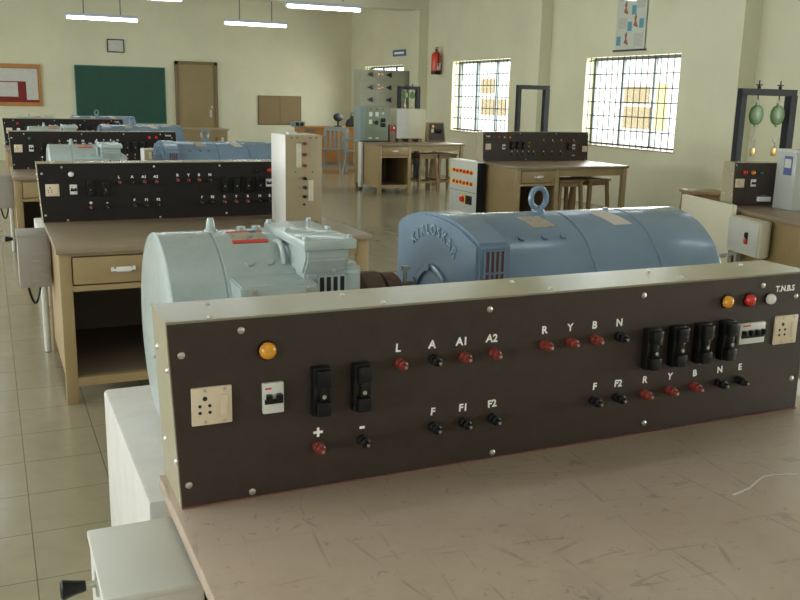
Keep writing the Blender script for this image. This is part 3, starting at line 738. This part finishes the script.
# ------------------------------------------------------------------ white load units (front faces -x)
def load_unit(W=.60, D=.09, H=.74, dark=True):
    """origin: near bottom corner; face on x=0 plane running along +y"""
    t = thing('load_unit', 'x', 'electrical unit')
    MB().box(.002, 0.006, .05, D, W, H-.01, .002).build('body', 'dark' if dark else 'white', t)
    MB().box(0, 0, .05, .004, W, H-.012, .001).build('front_plate', 'lgrey', t)
    MB().box(-.002, -.003, H-.012, D+.002, W+.002, H, .002).build('top_cover', 'whitepl', t)
    MB().box(-.001, 0, H-.36, .001, W, H-.355).build('seam', 'black', t, 0)
    ft = MB()
    for y in (.03, W-.06): ft.box(.01, y, 0, D-.01, y+.04, .055)
    ft.build('foot', 'dark', t)
    for z in (H-.13, H-.26):
        MB().box(-.004, .08, z-.025, 0, W-.01, z+.022).build('lamp_strip', 'yellow', t)
        for i in range(6):
            MB().lathe([(0, .02), (.018, .016), (.022, .004), (.022, 0), (0, 0)], 12, Matrix.Translation((-.004, .12+.085*i, z+.004*(i % 2))) @ Matrix.Rotation(R(-90), 4, 'Y')).build('lamp', 'redl', t)
    MB().box(-.012, .10, H-.50, 0, .24, H-.40, .003).build('meter', 'dark', t)
    MB().box(-.004, .24, H-.50, 0, .36, H-.40).build('switch_plate', 'yellow', t)
    MB().lathe([(0, .04), (.03, .035), (.035, .01), (.04, 0), (0, 0)], 16, Matrix.Translation((-.004, .31, H-.45)) @ Matrix.Rotation(R(-90), 4, 'Y')).build('rotary_switch', 'redl', t)
    return t
lu = load_unit(.66, .10, .765); lu.location = (5.03, 8.98, 0); lu['label'] = 'white floor unit with two rows of red lamps beside the tan bench'
def plain_unit(W, D, H, name, m='cream'):
    t = thing(name, 'x', 'panel board')
    MB().box(0, 0, .04, D, W, H, .004).build('body', m, t)
    s = MB()
    for (y, z) in ((.02, .08), (W-.02, .08), (.02, H-.03), (W-.02, H-.03), (.02, H/2)): s.cyl((0, y, z), (-.003, y, z), .005, n=8)
    s.build('screw', 'steel', t)
    MB().box(.004, .03, 0, D-.004, .06, .045).box(.004, W-.06, 0, D-.004, W-.03, .045).build('foot', 'dark', t)
    return t
pu = plain_unit(.70, .035, .792, 'white_partition_board'); pu.location = (4.626, 4.66, 0); pu.rotation_euler = (0, 0, th); pu['label'] = 'cream upright board behind the right end of the blue machine'
pu2 = plain_unit(.12, .04, .76, 'white_partition_board', 'white'); pu2.location = (5.38, 13.4, 0); pu2['label'] = 'narrow white board at the left end of the far tan bench'
# white switch box on bracket
sw = thing('switch_box', 'cream switch box with red and black buttons, right of the blue machine', 'switch box', (4.535, 4.30, .483), th)
MB().prism([(0, 0), (.055, 0), (.095, .03), (.095, .385), (0, .385)], 0, .24, 'z', .008).build('body', 'cream', sw, 35)
MB().box(-.006, .02, .008, .002, .375, .232, .004).build('cover', 'lgrey', sw)
MB().box(-.010, .13, .075, -.005, .165, .155, .002).build('button_plate', 'black', sw)
MB().box(-.018, .133, .12, -.009, .162, .15, .003).build('black_button', 'dark', sw); MB().box(-.018, .133, .08, -.009, .162, .112, .003).build('red_button', 'redl', sw)
MB().tube([(.05, .32, .0), (.03, .36, -.03), (.0, .42, -.05), (.02, .47, -.06)], .015).build('conduit', 'greybox', sw)
MB().box(.03, .05, -.475, .06, .08, .005).box(.03, .30, -.475, .06, .33, .005).build('support_post', 'greybox', sw)

# ------------------------------------------------------------------ stools
def stool(h=.60, w=.34):
    t = thing('wooden_stool', 'x', 'stool')
    MB().box(-w/2, -w/2, h-.03, w/2, w/2, h, .006).build('seat', 'stoolw', t)
    for sx in (-1, 1):
        for sy in (-1, 1):
            m = MB(); a = Vector((sx*(w/2-.035), sy*(w/2-.035), h-.03)); b = Vector((sx*(w/2+.0), sy*(w/2+.0), 0))
            bb = bmesh.new(); q = .018
            vs = []
            for p in (b, a): vs.append([bb.verts.new((p.x+dx, p.y+dy, p.z)) for dx, dy in ((-q, -q), (q, -q), (q, q), (-q, q))])
            bb.faces.new(vs[0][::-1]); bb.faces.new(vs[1])
            for i in range(4): bb.faces.new((vs[0][i], vs[0][(i+1) % 4], vs[1][(i+1) % 4], vs[1][i]))
            m._add(bb); m.build('leg', 'stoolw', t, 0)
    k = w/2-.008
    MB().box(-k, -k-.01, .14, k, -k+.01, .17).box(-k, k-.01, .14, k, k+.01, .17).box(-k-.01, -k, .18, -k+.01, k, .21).box(k-.01, -k, .18, k+.01, k, .21).build('stretcher', 'stoolw', t, 0)
    kk = w/2-.035
    MB().box(-kk, -kk-.008, h-.08, kk, -kk+.008, h-.03).box(-kk, kk-.008, h-.08, kk, kk+.008, h-.03).box(-kk-.008, -kk, h-.08, -kk+.008, kk, h-.03).box(kk-.008, -kk, h-.08, kk+.008, kk, h-.03).build('apron', 'stoolw', t, 0)
    return t
st = stool(); st.location = (5.95, 8.60, 0); st['label'] = 'left wooden stool tucked under the tan bench nearer the barred window'; st['group'] = 'stools under the tan benches'
dup(st, (6.36, 8.66, 0), 'right wooden stool under the tan bench, beside the bench leg', R(8))
dup(st, (6.30, 13.0, 0), 'left wooden stool under the far tan bench', R(4)); dup(st, (6.68, 13.05, 0), 'right wooden stool under the far tan bench')
s5 = stool(.755, .30); s5.location = (5.47, 5.87, 0); s5.rotation_euler = (0, 0, R(-25)); s5['label'] = 'tall wooden stool with reddish top behind the cream board'

# ------------------------------------------------------------------ brake test frames
def test_frame(w=.60, h=1.60):
    t = thing('brake_test_frame', 'x', 'test frame')
    q = .028
    MB().box(-w/2, -q, 0, -w/2+2*q, q, h-.05).build('post', 'dark', t, 0)
    MB().box(w/2-2*q*1.3, -q*1.3, 0, w/2, q*1.3, h-.05).build('post', 'dark', t, 0)
    MB().box(-w/2, -q, h-.055, w/2, q, h).build('crossbar', 'dark', t, 0)
    MB().box(-w/2, -.15, 0, -w/2+2*q, .15, .03).box(w/2-2*q, -.15, 0, w/2, .15, .03).box(-w/2, -q, .30, w/2, q, .35).build('base', 'dark', t, 0)
    return t
def balance(col='greendisc'):
    t = thing('spring_balance', 'x', 'spring balance')   # origin at the crossbar top
    MB().cyl((0, 0, .07), (0, 0, -.09), .005, n=8).cyl((0, 0, .0), (0, 0, .025), .014, n=8).box(-.035, -.004, .028, .035, .004, .036).box(-.004, -.03, .028, .004, .03, .036).build('adjusting_screw', 'dark', t, 0)
    MB().tube([(.014*cos(2*pi*i/14), 0, -.10+.016*sin(2*pi*i/14)) for i in range(14)], .004, closed=True).build('ring', 'steel', t)
    MB().box(-.012, -.01, -.14, .012, .01, -.115).build('neck', 'greendisc', t, 0)
    m = MB().lathe([(0, -.02), (.060, -.018), (.072, -.012), (.075, 0), (.072, .012), (.060, .018), (0, .02)], 28, Matrix.Translation((0, 0, -.215)) @ Matrix.Rotation(R(90), 4, 'X') @ Matrix.Diagonal((1, 1.15, 1, 1)))
    m.build('dial', col, t)
    MB().box(-.01, -.008, -.315, .01, .008, -.285).build('stub', 'greendisc', t, 0)
    MB().tube([(0, 0, -.31), (.004, 0, -.35), (-.014, 0, -.39), (-.026, 0, -.42), (-.012, 0, -.445), (.014, 0, -.435), (.018, 0, -.41)], .004).build('hook', 'steel', t)
    MB().tube([(-.014, 0, -.50), (-.010, 0, -.46), (0, 0, -.442), (.010, 0, -.46), (.014, 0, -.50)], .004).build('link', 'steel', t)
    MB().box(-.018, -.014, -.56, .018, .014, -.49, .005).build('belt_clamp', 'brass', t)
    return t
f2 = test_frame(.62); f2.location = (6.02, 5.8, 0); f2['label'] = 'dark steel upright frame with two hanging green balances at the right edge'
f1 = test_frame(.50, 1.66); f1.location = (6.78, 10.65, 0); f1['label'] = 'dark steel upright frame between the two big barred windows'
f0 = test_frame(.42, 1.65); f0.location = (6.75, 14.6, 0); f0['label'] = 'far dark frame showing above the white cabinet'
ball = balance(); ball.location = (5.915, 5.8, 1.60); ball['label'] = 'left green spring balance hanging in the dark frame'; ball['group'] = 'spring balances'
dup(ball, (6.155, 5.8, 1.60), 'right green spring balance hanging in the dark frame')
dup(ball, (6.68, 14.6, 1.65), 'left tiny green balance in the far frame above the white cabinet'); dup(ball, (6.82, 14.6, 1.65), 'right tiny green balance in the far frame above the white cabinet')
for o in bpy.data.objects:
    if o.name in ('spring_balance.002', 'spring_balance.003'): o.scale = (.7, .7, .7)

# frosted cabinet at right edge
fc = thing('instrument_case', 'pale grey frosted instrument case with blue label at the right frame edge', 'case', R2P(.33, .64, .757), th)
MB().box(0, 0, 0, .30, .22, .40, .006).build('body', 'pvc', fc)
MB().box(-.004, -.004, .395, .304, .224, .415, .004).build('lid', 'lgrey', fc)
MB().box(-.003, .04, .24, 0, .13, .37).build('label_plate', 'blue_s', fc, 0)
MB().box(-.005, .05, .29, -.003, .12, .35).build('label_paper', 'noticep', fc, 0)
MB().box(.11, -.004, .02, .116, 0, .38).build('corner_strip', 'lgrey', fc, 0)

# ------------------------------------------------------------------ gear on the far tan bench
gc = thing('metering_console', 'green metering console with white dials on the far tan bench', 'console', (5.37, 13.42, .757))
gc.scale = (.78, 1, .98)
MB().box(0, 0, 0, .62, .25, .57, .004).build('body', 'cubgreen2', gc)
MB().box(.12, -.006, .02, .62, 0, .565, .002).build('front_plate', 'cubgreen', gc)
MB().box(0, -.006, 0, .62, .0, .02).build('base_strip', 'black', gc, 0)
for (x, z, m) in ((.22, .44, 'whitepl'), (.36, .44, 'whitepl'), (.22, .32, 'whitepl'), (.22, .06, 'whitepl'), (.37, .06, 'whitepl')):
    MB().box(x-.035, -.018, z-.035 if z > .1 else z-.01, x+.035, -.005, z+.035 if z > .1 else z+.012, .004).build('meter', m, gc)
MB().cyl((.35, -.005, .31), (.35, -.03, .31), .035, n=16).build('rotary_knob', 'black', gc)
for x in (.475, .525):
    for z in (.27, .35): MB().box(x-.02, -.03, z-.032, x+.02, -.005, z+.032, .003).build('fuse_carrier', 'black', gc)
MB().cyl((.49, -.005, .46), (.49, -.02, .46), .02, n=12).build('selector_knob', 'whitepl', gc)
for x, m in ((.22, 'redl'), (.36, 'redl'), (.49, 'redl')): MB().cyl((x, -.005, .52), (x, -.016, .52), .012, n=10).build('indicator_lamp', m, gc)
sb = thing('small_dark_box', 'small dark brown box with red top beside the green console', 'box', (5.885, 13.42, .757))
sb.scale = (.8, 1, 1)
MB().box(0, 0, 0, .13, .15, .27, .004).build('body', 'benchdark', sb); MB().box(.02, -.008, .17, .11, .0, .24, .002).build('red_label', 'redl', sb)
wc = thing('white_cabinet', 'pale grey-white cabinet on short feet on the far tan bench', 'cabinet', (6.00, 13.40, .757))
wc.scale = (1, 1, 1.07)
MB().box(0, 0, .05, .50, .30, .49, .006).build('body', 'cream', wc)
MB().box(.0, -.003, .052, .20, .0, .488).build('side_panel', 'lgrey', wc, 0)
for x in (.04, .22, .40): MB().box(x, .02, 0, x+.06, .28, .05).build('foot', 'brownboard', wc, 0)
sp = thing('sloping_meter_box', 'small sloping brown meter box at right end of the far tan bench', 'meter box', (6.57, 13.45, .757))
MB().prism([(0, 0), (.34, 0), (.30, .31), (.02, .31)], 0, .1, 'y', .004).build('body', 'brownboard', sp)
MB().prism([(.03, .02), (.31, .02), (.28, .29), (.04, .29)], -.004, 0, 'y').build('front_plate', 'face', sp)
MB().cyl((.09, -.004, .25), (.09, -.02, .25), .022, n=12).build('indicator_lamp', 'orange', sp); MB().box(.07, -.012, .15, .11, -.004, .21).build('meter', 'ivory', sp)
for x in (.16, .20, .24): MB().box(x-.015, -.025, .14, x+.015, -.004, .20, .002).build('fuse_carrier', 'black', sp)

# big grey switchboard behind
sg = thing('switchboard', 'big grey switchboard with rows of black handles in the far corner', 'switchboard', (6.79, 16.95, 0))
MB().box(0, 0, .1, 1.13, .38, 1.98, .004).build('body', 'switchgrey', sg)
MB().box(.02, .02, 0, 1.11, .36, .1).build('base', 'dark', sg, 0)
ln = MB()
for z in (1.77, 1.52, 1.20): ln.box(0, -.003, z, .84, 0, z+.008)
for x in (.30, .40, .84): ln.box(x, -.003, .12, x+.008, 0, 1.97)
ln.build('panel_joint', 'greybox', sg, 0)
for x in (.20, .60):
    for z in (1.89, 1.64, 1.40):
        MB().prism([(x-.07, z), (x+.04, z+.05), (x+.05, z-.05)], -.04, 0, 'y', .004).cyl((x, -.0, z), (x, -.06, z), .025, n=12).build('switch_handle', 'black', sg)
for (x, z) in ((.38, 1.90), (.46, 1.90), (.38, 1.62), (.38, 1.68), (.46, 1.64)): MB().box(x-.02, -.006, z-.015, x+.02, 0, z+.015).build('label_plate', 'orange', sg, 0)

# ------------------------------------------------------------------ wall things
cb = thing('chalkboard', 'dark green chalkboard on the back wall', 'chalkboard', (2.68, YB, .79))
MB().box(-.92, -.02, 0, .92, 0, 1.17).build('board', 'board', cb, 0)
MB().box(-.94, -.028, -.02, .94, 0, .0).box(-.94, -.028, 1.17, .94, 0, 1.19).box(-.94, -.028, 0, -.92, 0, 1.17).box(.92, -.028, 0, .94, 0, 1.17).build('frame', 'boardframe', cb, 0)
nb = thing('notice_board', 'wood-framed notice board with white papers and maroon felt, cut by the left edge', 'notice board', (.42, YB, 1.15))
MB().box(-.62, -.02, 0, .62, 0, .78).build('backing', 'maroon', nb, 0)
MB().box(-.66, -.04, -.04, .66, 0, .04).box(-.66, -.04, .73, .66, 0, .81).box(-.66, -.04, .04, -.60, 0, .73).box(.60, -.04, .04, .66, 0, .73).build('frame', 'wood', nb, 0)
for i, (x0, z0, x1, z1) in enumerate(((-.58, .46, .59, .72), (.36, .09, .59, .46), (-.5, .15, .20, .44))): MB().box(x0, -.024-.003*i, z0, x1, -.02, z1).build('paper_sheet', 'noticep', nb, 0)
pf = thing('framed_notice', 'small dark-framed white notice high above the chalkboard', 'frame', (2.605, YB, 2.27), 0)
MB().box(-.165, -.015, 0, .165, 0, .255).build('sheet', 'noticep', pf, 0)
MB().box(-.175, -.025, -.01, .175, 0, .012).box(-.175, -.025, .243, .175, 0, .265).box(-.175, -.025, 0, -.155, 0, .25).box(.155, -.025, 0, .175, 0, .25).build('frame', 'grille', pf, 0)
bb_ = thing('brown_wall_board', 'brown two-panel board on the back wall right of the door', 'board', (6.22, YB, .79))
MB().box(-.5, -.03, 0, -.004, 0, .62).box(.004, -.03, 0, .5, 0, .62).build('panel', 'brownboard', bb_, 0)
MB().box(-.52, -.02, -.02, .52, 0, 0).box(-.52, -.02, .62, .52, 0, .64).box(-.52, -.02, 0, -.5, 0, .62).box(.5, -.02, 0, .52, 0, .62).build('frame', 'doorframe', bb_, 0)
sn = thing('wall_sign', 'small blue sign with white lettering high in the far right corner', 'sign', (XR, 17.8, 2.30))
MB().box(-.02, -.32, 0, 0, .32, .13).build('plate', 'blue_s', sn, 0)
MB().box(-.022, -.24, .045, -.020, .24, .085).build('lettering_band', 'paint', sn, 0)
ex = thing('fire_extinguisher', 'red fire extinguisher hung on the right wall near the far pillar', 'fire extinguisher', (7.89, 15.86, 1.90))
MB().lathe([(0, 0), (.085, 0), (.09, .01), (.09, .07), (0, .07)], 24, Matrix()).build('base_ring', 'black', ex)
MB().lathe([(0, .07), (.088, .07), (.09, .08), (.09, .34), (.075, .39), (.03, .42), (.025, .44), (0, .44)], 24, Matrix()).build('cylinder', 'extred', ex)
MB().box(-.02, -.095, .09, .06, -.085, .21).build('label', 'paper', ex, 0)
MB().cyl((0, 0, .43), (0, 0, .47), .02, n=10).box(-.015, -.07, .46, .015, .03, .475).box(-.015, -.07, .49, .015, .02, .505).tube([(.0, -.02, .45), (0, -.08, .42), (0, -.10, .3), (0, -.098, .15)], .009).build('valve_and_hose', 'black', ex)
MB().box(.085, -.03, .2, .11, .03, .36).build('bracket', 'steel', ex, 0)
# hanging chart
po = thing('wall_chart', 'hanging first aid chart with blue panels above the barred window', 'poster', (XR-.02, 10.19, 2.15))
MB().box(-.004, -.31, 0, 0, .31, .95).build('sheet', 'poster', po, 0)
MB().cyl((-.006, -.34, 0), (-.006, .34, 0), .012, n=10).build('rod', 'grille', po); MB().cyl((-.006, -.34, .95), (-.006, .34, .95), .012, n=10).build('rod', 'grille', po)
PB = [(.24, .07, .12), (.02, .25, .12), (-.22, .28, .12), (-.05, .46, .12), (.20, .66, .14), (-.24, .70, .14), (.2, .85, .1)]
# chart is read from the room: +y is to the left
for (y, z, h) in PB: MB().box(-.0055, y-.045, z, -.004, y+.045, z+h).build('blue_panel', 'posterblue', po, 0)
fg = MB()
for (y, z) in ((.08, .10), (-.10, .32), (.12, .50), (.10, .75)):
    fg.prism([(y+.05, z), (y+.02, z+.05), (y+.035, z+.10), (y, z+.15), (y-.02, z+.10), (y-.005, z+.06), (y-.05, z-.02), (y-.03, z-.03)], -.0055, -.004, 'x')
fg.build('figure_drawing', 'posterred', po, 0)
tx = MB()
for (y0, y1, z0, z1) in ((-.27, -.08, .05, .22), (.08, .27, .29, .43), (-.27, -.10, .54, .64)):
    z = z0
    while z < z1: tx.box(-.005, y0, z, -.004, y1, z+.006); z += .016
tx.build('printed_lines', 'greybox', po, 0)
# box on the window sill
sx = thing('sill_box', 'small dark box on the sill of the far barred window', 'box', (8.03, 13.62, .875))
MB().box(-.05, -.18, 0, .0, .18, .05, .004).build('body', 'dark', sx); MB().box(-.045, -.15, .05, -.005, .15, .058).build('lid', 'grille', sx, 0)

# ------------------------------------------------------------------ far furniture
dk = thing('office_desk', 'orange wooden desk with dark bands against the back wall', 'desk', (6.12, 18.5, 0))
MB().box(0, 0, .77, 1.75, .75, .80, .004).build('top', 'wood', dk)
MB().box(.03, .02, .06, 1.72, .04, .77).build('front_panel', 'wood', dk, 0)
MB().box(.02, .0, .0, 1.73, .72, .07).box(0.02, .0, .70, .25, .02, .77).box(.5, .0, .70, .75, .02, .77).box(1.35, 0, .70, 1.6, .02, .77).build('dark_trim', 'benchdark', dk, 0)
MB().box(.02, .04, .07, .05, .72, .77).box(1.70, .04, .07, 1.73, .72, .77).build('side_panel', 'wood', dk, 0)
def chair():
    t = thing('plastic_chair', 'x', 'chair')
    s = MB(); s.box(-.22, -.21, .42, .22, .21, .445, .012).build('seat', 'chairgrey', t)
    b = MB()
    n = 10
    poly = [(-.21, .45), (-.23, .80), (-.18, .86), (.18, .86), (.23, .80), (.21, .45), (.17, .45), (.17, .78), (-.17, .78), (-.17, .45)]
    b.prism(poly, .19, .215, 'y', .004)
    for x in (-.09, 0, .09): b.box(x-.02, .192, .45, x+.02, .212, .80)
    b.build('backrest', 'chairgrey', t)
    for sxx in (-1, 1):
        for sy in (-1, 1):
            MB().cyl((sxx*.18, sy*.17, .43), (sxx*.235, sy*.24, 0), .022, .016, 10).build('leg', 'chairgrey', t)
        MB().tube([(sxx*.21, .20, .66), (sxx*.25, .05, .67), (sxx*.25, -.12, .66), (sxx*.24, -.20, .60), (sxx*.23, -.22, .43)], .018).build('armrest', 'chairgrey', t)
    return t
ch = chair(); ch.location = (6.17, 16.9, 0); ch.rotation_euler = (0, 0, R(-35)); ch['label'] = 'grey plastic armchair in front of the orange desk'
ch2 = dup(ch, (6.42, 16.2, 0), 'second grey chair, half hidden by the bench with the green console', R(60)); ch['group'] = ch2['group'] = 'grey chairs at the back'
bg = thing('desk_fan', 'dark object like a small fan on the orange desk', 'fan', (6.98, 18.75, .80), R(30))
MB().cyl((0, 0, 0), (0, 0, .02), .09, n=16).cyl((0, 0, .02), (0, 0, .14), .02, n=10).build('stand', 'black', bg)
MB().lathe([(0, -.05), (.08, -.05), (.11, -.02), (.11, .03), (.07, .06), (0, .07)], 20, Matrix.Translation((0, 0, .20)) @ Matrix.Rotation(R(70), 4, 'X') @ Matrix.Diagonal((1.2, .8, 1, 1))).build('head', 'dark', bg)
b3 = thing('bag', 'dark crumpled bag on the orange desk near the corner', 'bag', (7.3, 18.7, .80))
MB().lathe([(0, 0), (.14, 0), (.16, .05), (.13, .14), (.06, .19), (.03, .24), (0, .24)], 14, Matrix()).build('body', 'grille', b3); MB().tube([(-.05, 0, .18), (-.03, 0, .30), (.03, 0, .30), (.05, 0, .18)], .01).build('handle', 'black', b3)
dv = thing('desk_device', 'small green and black device on the orange desk, above the beige cabinet', 'device', (6.02, 18.6, .80))
MB().box(-.12, 0, 0, .16, .15, .11, .006).build('body', 'cubgreen2', dv); MB().box(-.05, -.006, .02, .02, 0, .09).box(.05, -.006, .02, .12, 0, .09).build('display', 'black', dv, 0)
# low tan table in front of the door
dt = thing('tan_table', 'tan table below the door, behind the farthest machines', 'table', (3.0, 16.4, 0))
MB().box(0, 0, .80, 1.0, .6, .83, .003).build('top', 'tan', dt)
MB().box(.03, .02, .68, .97, .04, .80).build('apron', 'bench', dt, 0)
for x in (.03, .92):
    for y in (.03, .52): MB().box(x, y, 0, x+.05, y+.05, .80).build('leg', 'bench', dt, 0)
# a paint smear on the nearest worktop
mk = MB(); pp = [(1.221, 1.154), (1.25, 1.161), (1.275, 1.166), (1.312, 1.185), (1.344, 1.198), (1.37, 1.195), (1.416, 1.18)]; L_ = []; R_ = []
for i, (x, y) in enumerate(pp):
    a = pp[max(0, i-1)]; b = pp[min(len(pp)-1, i+1)]; d = Vector((b[0]-a[0], b[1]-a[1])).normalized(); wd = .0026*(1-.7*i/len(pp))
    L_.append((x-.248-d.y*wd, y-.585+d.x*wd)); R_.append((x-.248+d.y*wd, y-.585-d.x*wd))
mk.prism(L_+R_[::-1], .7569, .7576, 'z'); mk.build('paint_mark', 'noticep', b0, 0)

# ------------------------------------------------------------------ light
w = bpy.data.worlds.new('sky'); S.world = w; w.use_nodes = True
bgN = w.node_tree.nodes['Background']; bgN.inputs[0].default_value = (.93, .97, 1.0, 1); bgN.inputs[1].default_value = 3.4
def daylight(n, y0, y1, z0, z1, side, e):
    l = bpy.data.lights.new('daylight', 'AREA'); l.shape = 'RECTANGLE'; l.size = y1-y0; l.size_y = z1-z0; l.energy = e; l.color = (1, .98, .93)
    o = bpy.data.objects.new('daylight', l); C.objects.link(o)
    o.location = ((XR+.30) if side > 0 else (XL-.30), (y0+y1)/2, (z0+z1)/2)
    o.rotation_euler = (0, R(90) if side > 0 else R(-90), 0)
    o.rotation_euler = Vector((-side, 0, -.25)).to_track_quat('-Z', 'Y').to_euler()
    l.spread = R(150)
for i, a in enumerate(WR): daylight(i, *a, 1, (50, 70, 70, 110, 110)[i])
for i, a in enumerate(WL): daylight(i, *a, -1, (70, 75, 80, 85, 85, 85)[i])  # area lights of the added left windows, lighting the machines from the side

# ------------------------------------------------------------------ camera
cam = bpy.data.cameras.new('camera'); cam.sensor_width = 36; cam.lens = 36*896/800; cam.clip_start = .05; cam.clip_end = 200
co = bpy.data.objects.new('camera', cam); C.objects.link(co); S.camera = co
yaw, pit, rol = R(24.55), R(12.78), R(1.27)
f = Vector((sin(yaw)*cos(pit), cos(yaw)*cos(pit), -sin(pit))); r = Vector((cos(yaw), -sin(yaw), 0)); u = r.cross(f)
r2 = r*cos(rol)+u*sin(rol); u2 = -r*sin(rol)+u*cos(rol)
m = Matrix((r2, u2, -f)).transposed().to_4x4(); m.translation = (0, 0, 1.47); co.matrix_world = m
S.view_settings.view_transform = 'Standard'; S.view_settings.look = 'None'; S.view_settings.gamma = 1; S.view_settings.use_curve_mapping = False
S.view_settings.exposure = 0.48
S.cycles.use_denoising = True
S.cycles.max_bounces = 6
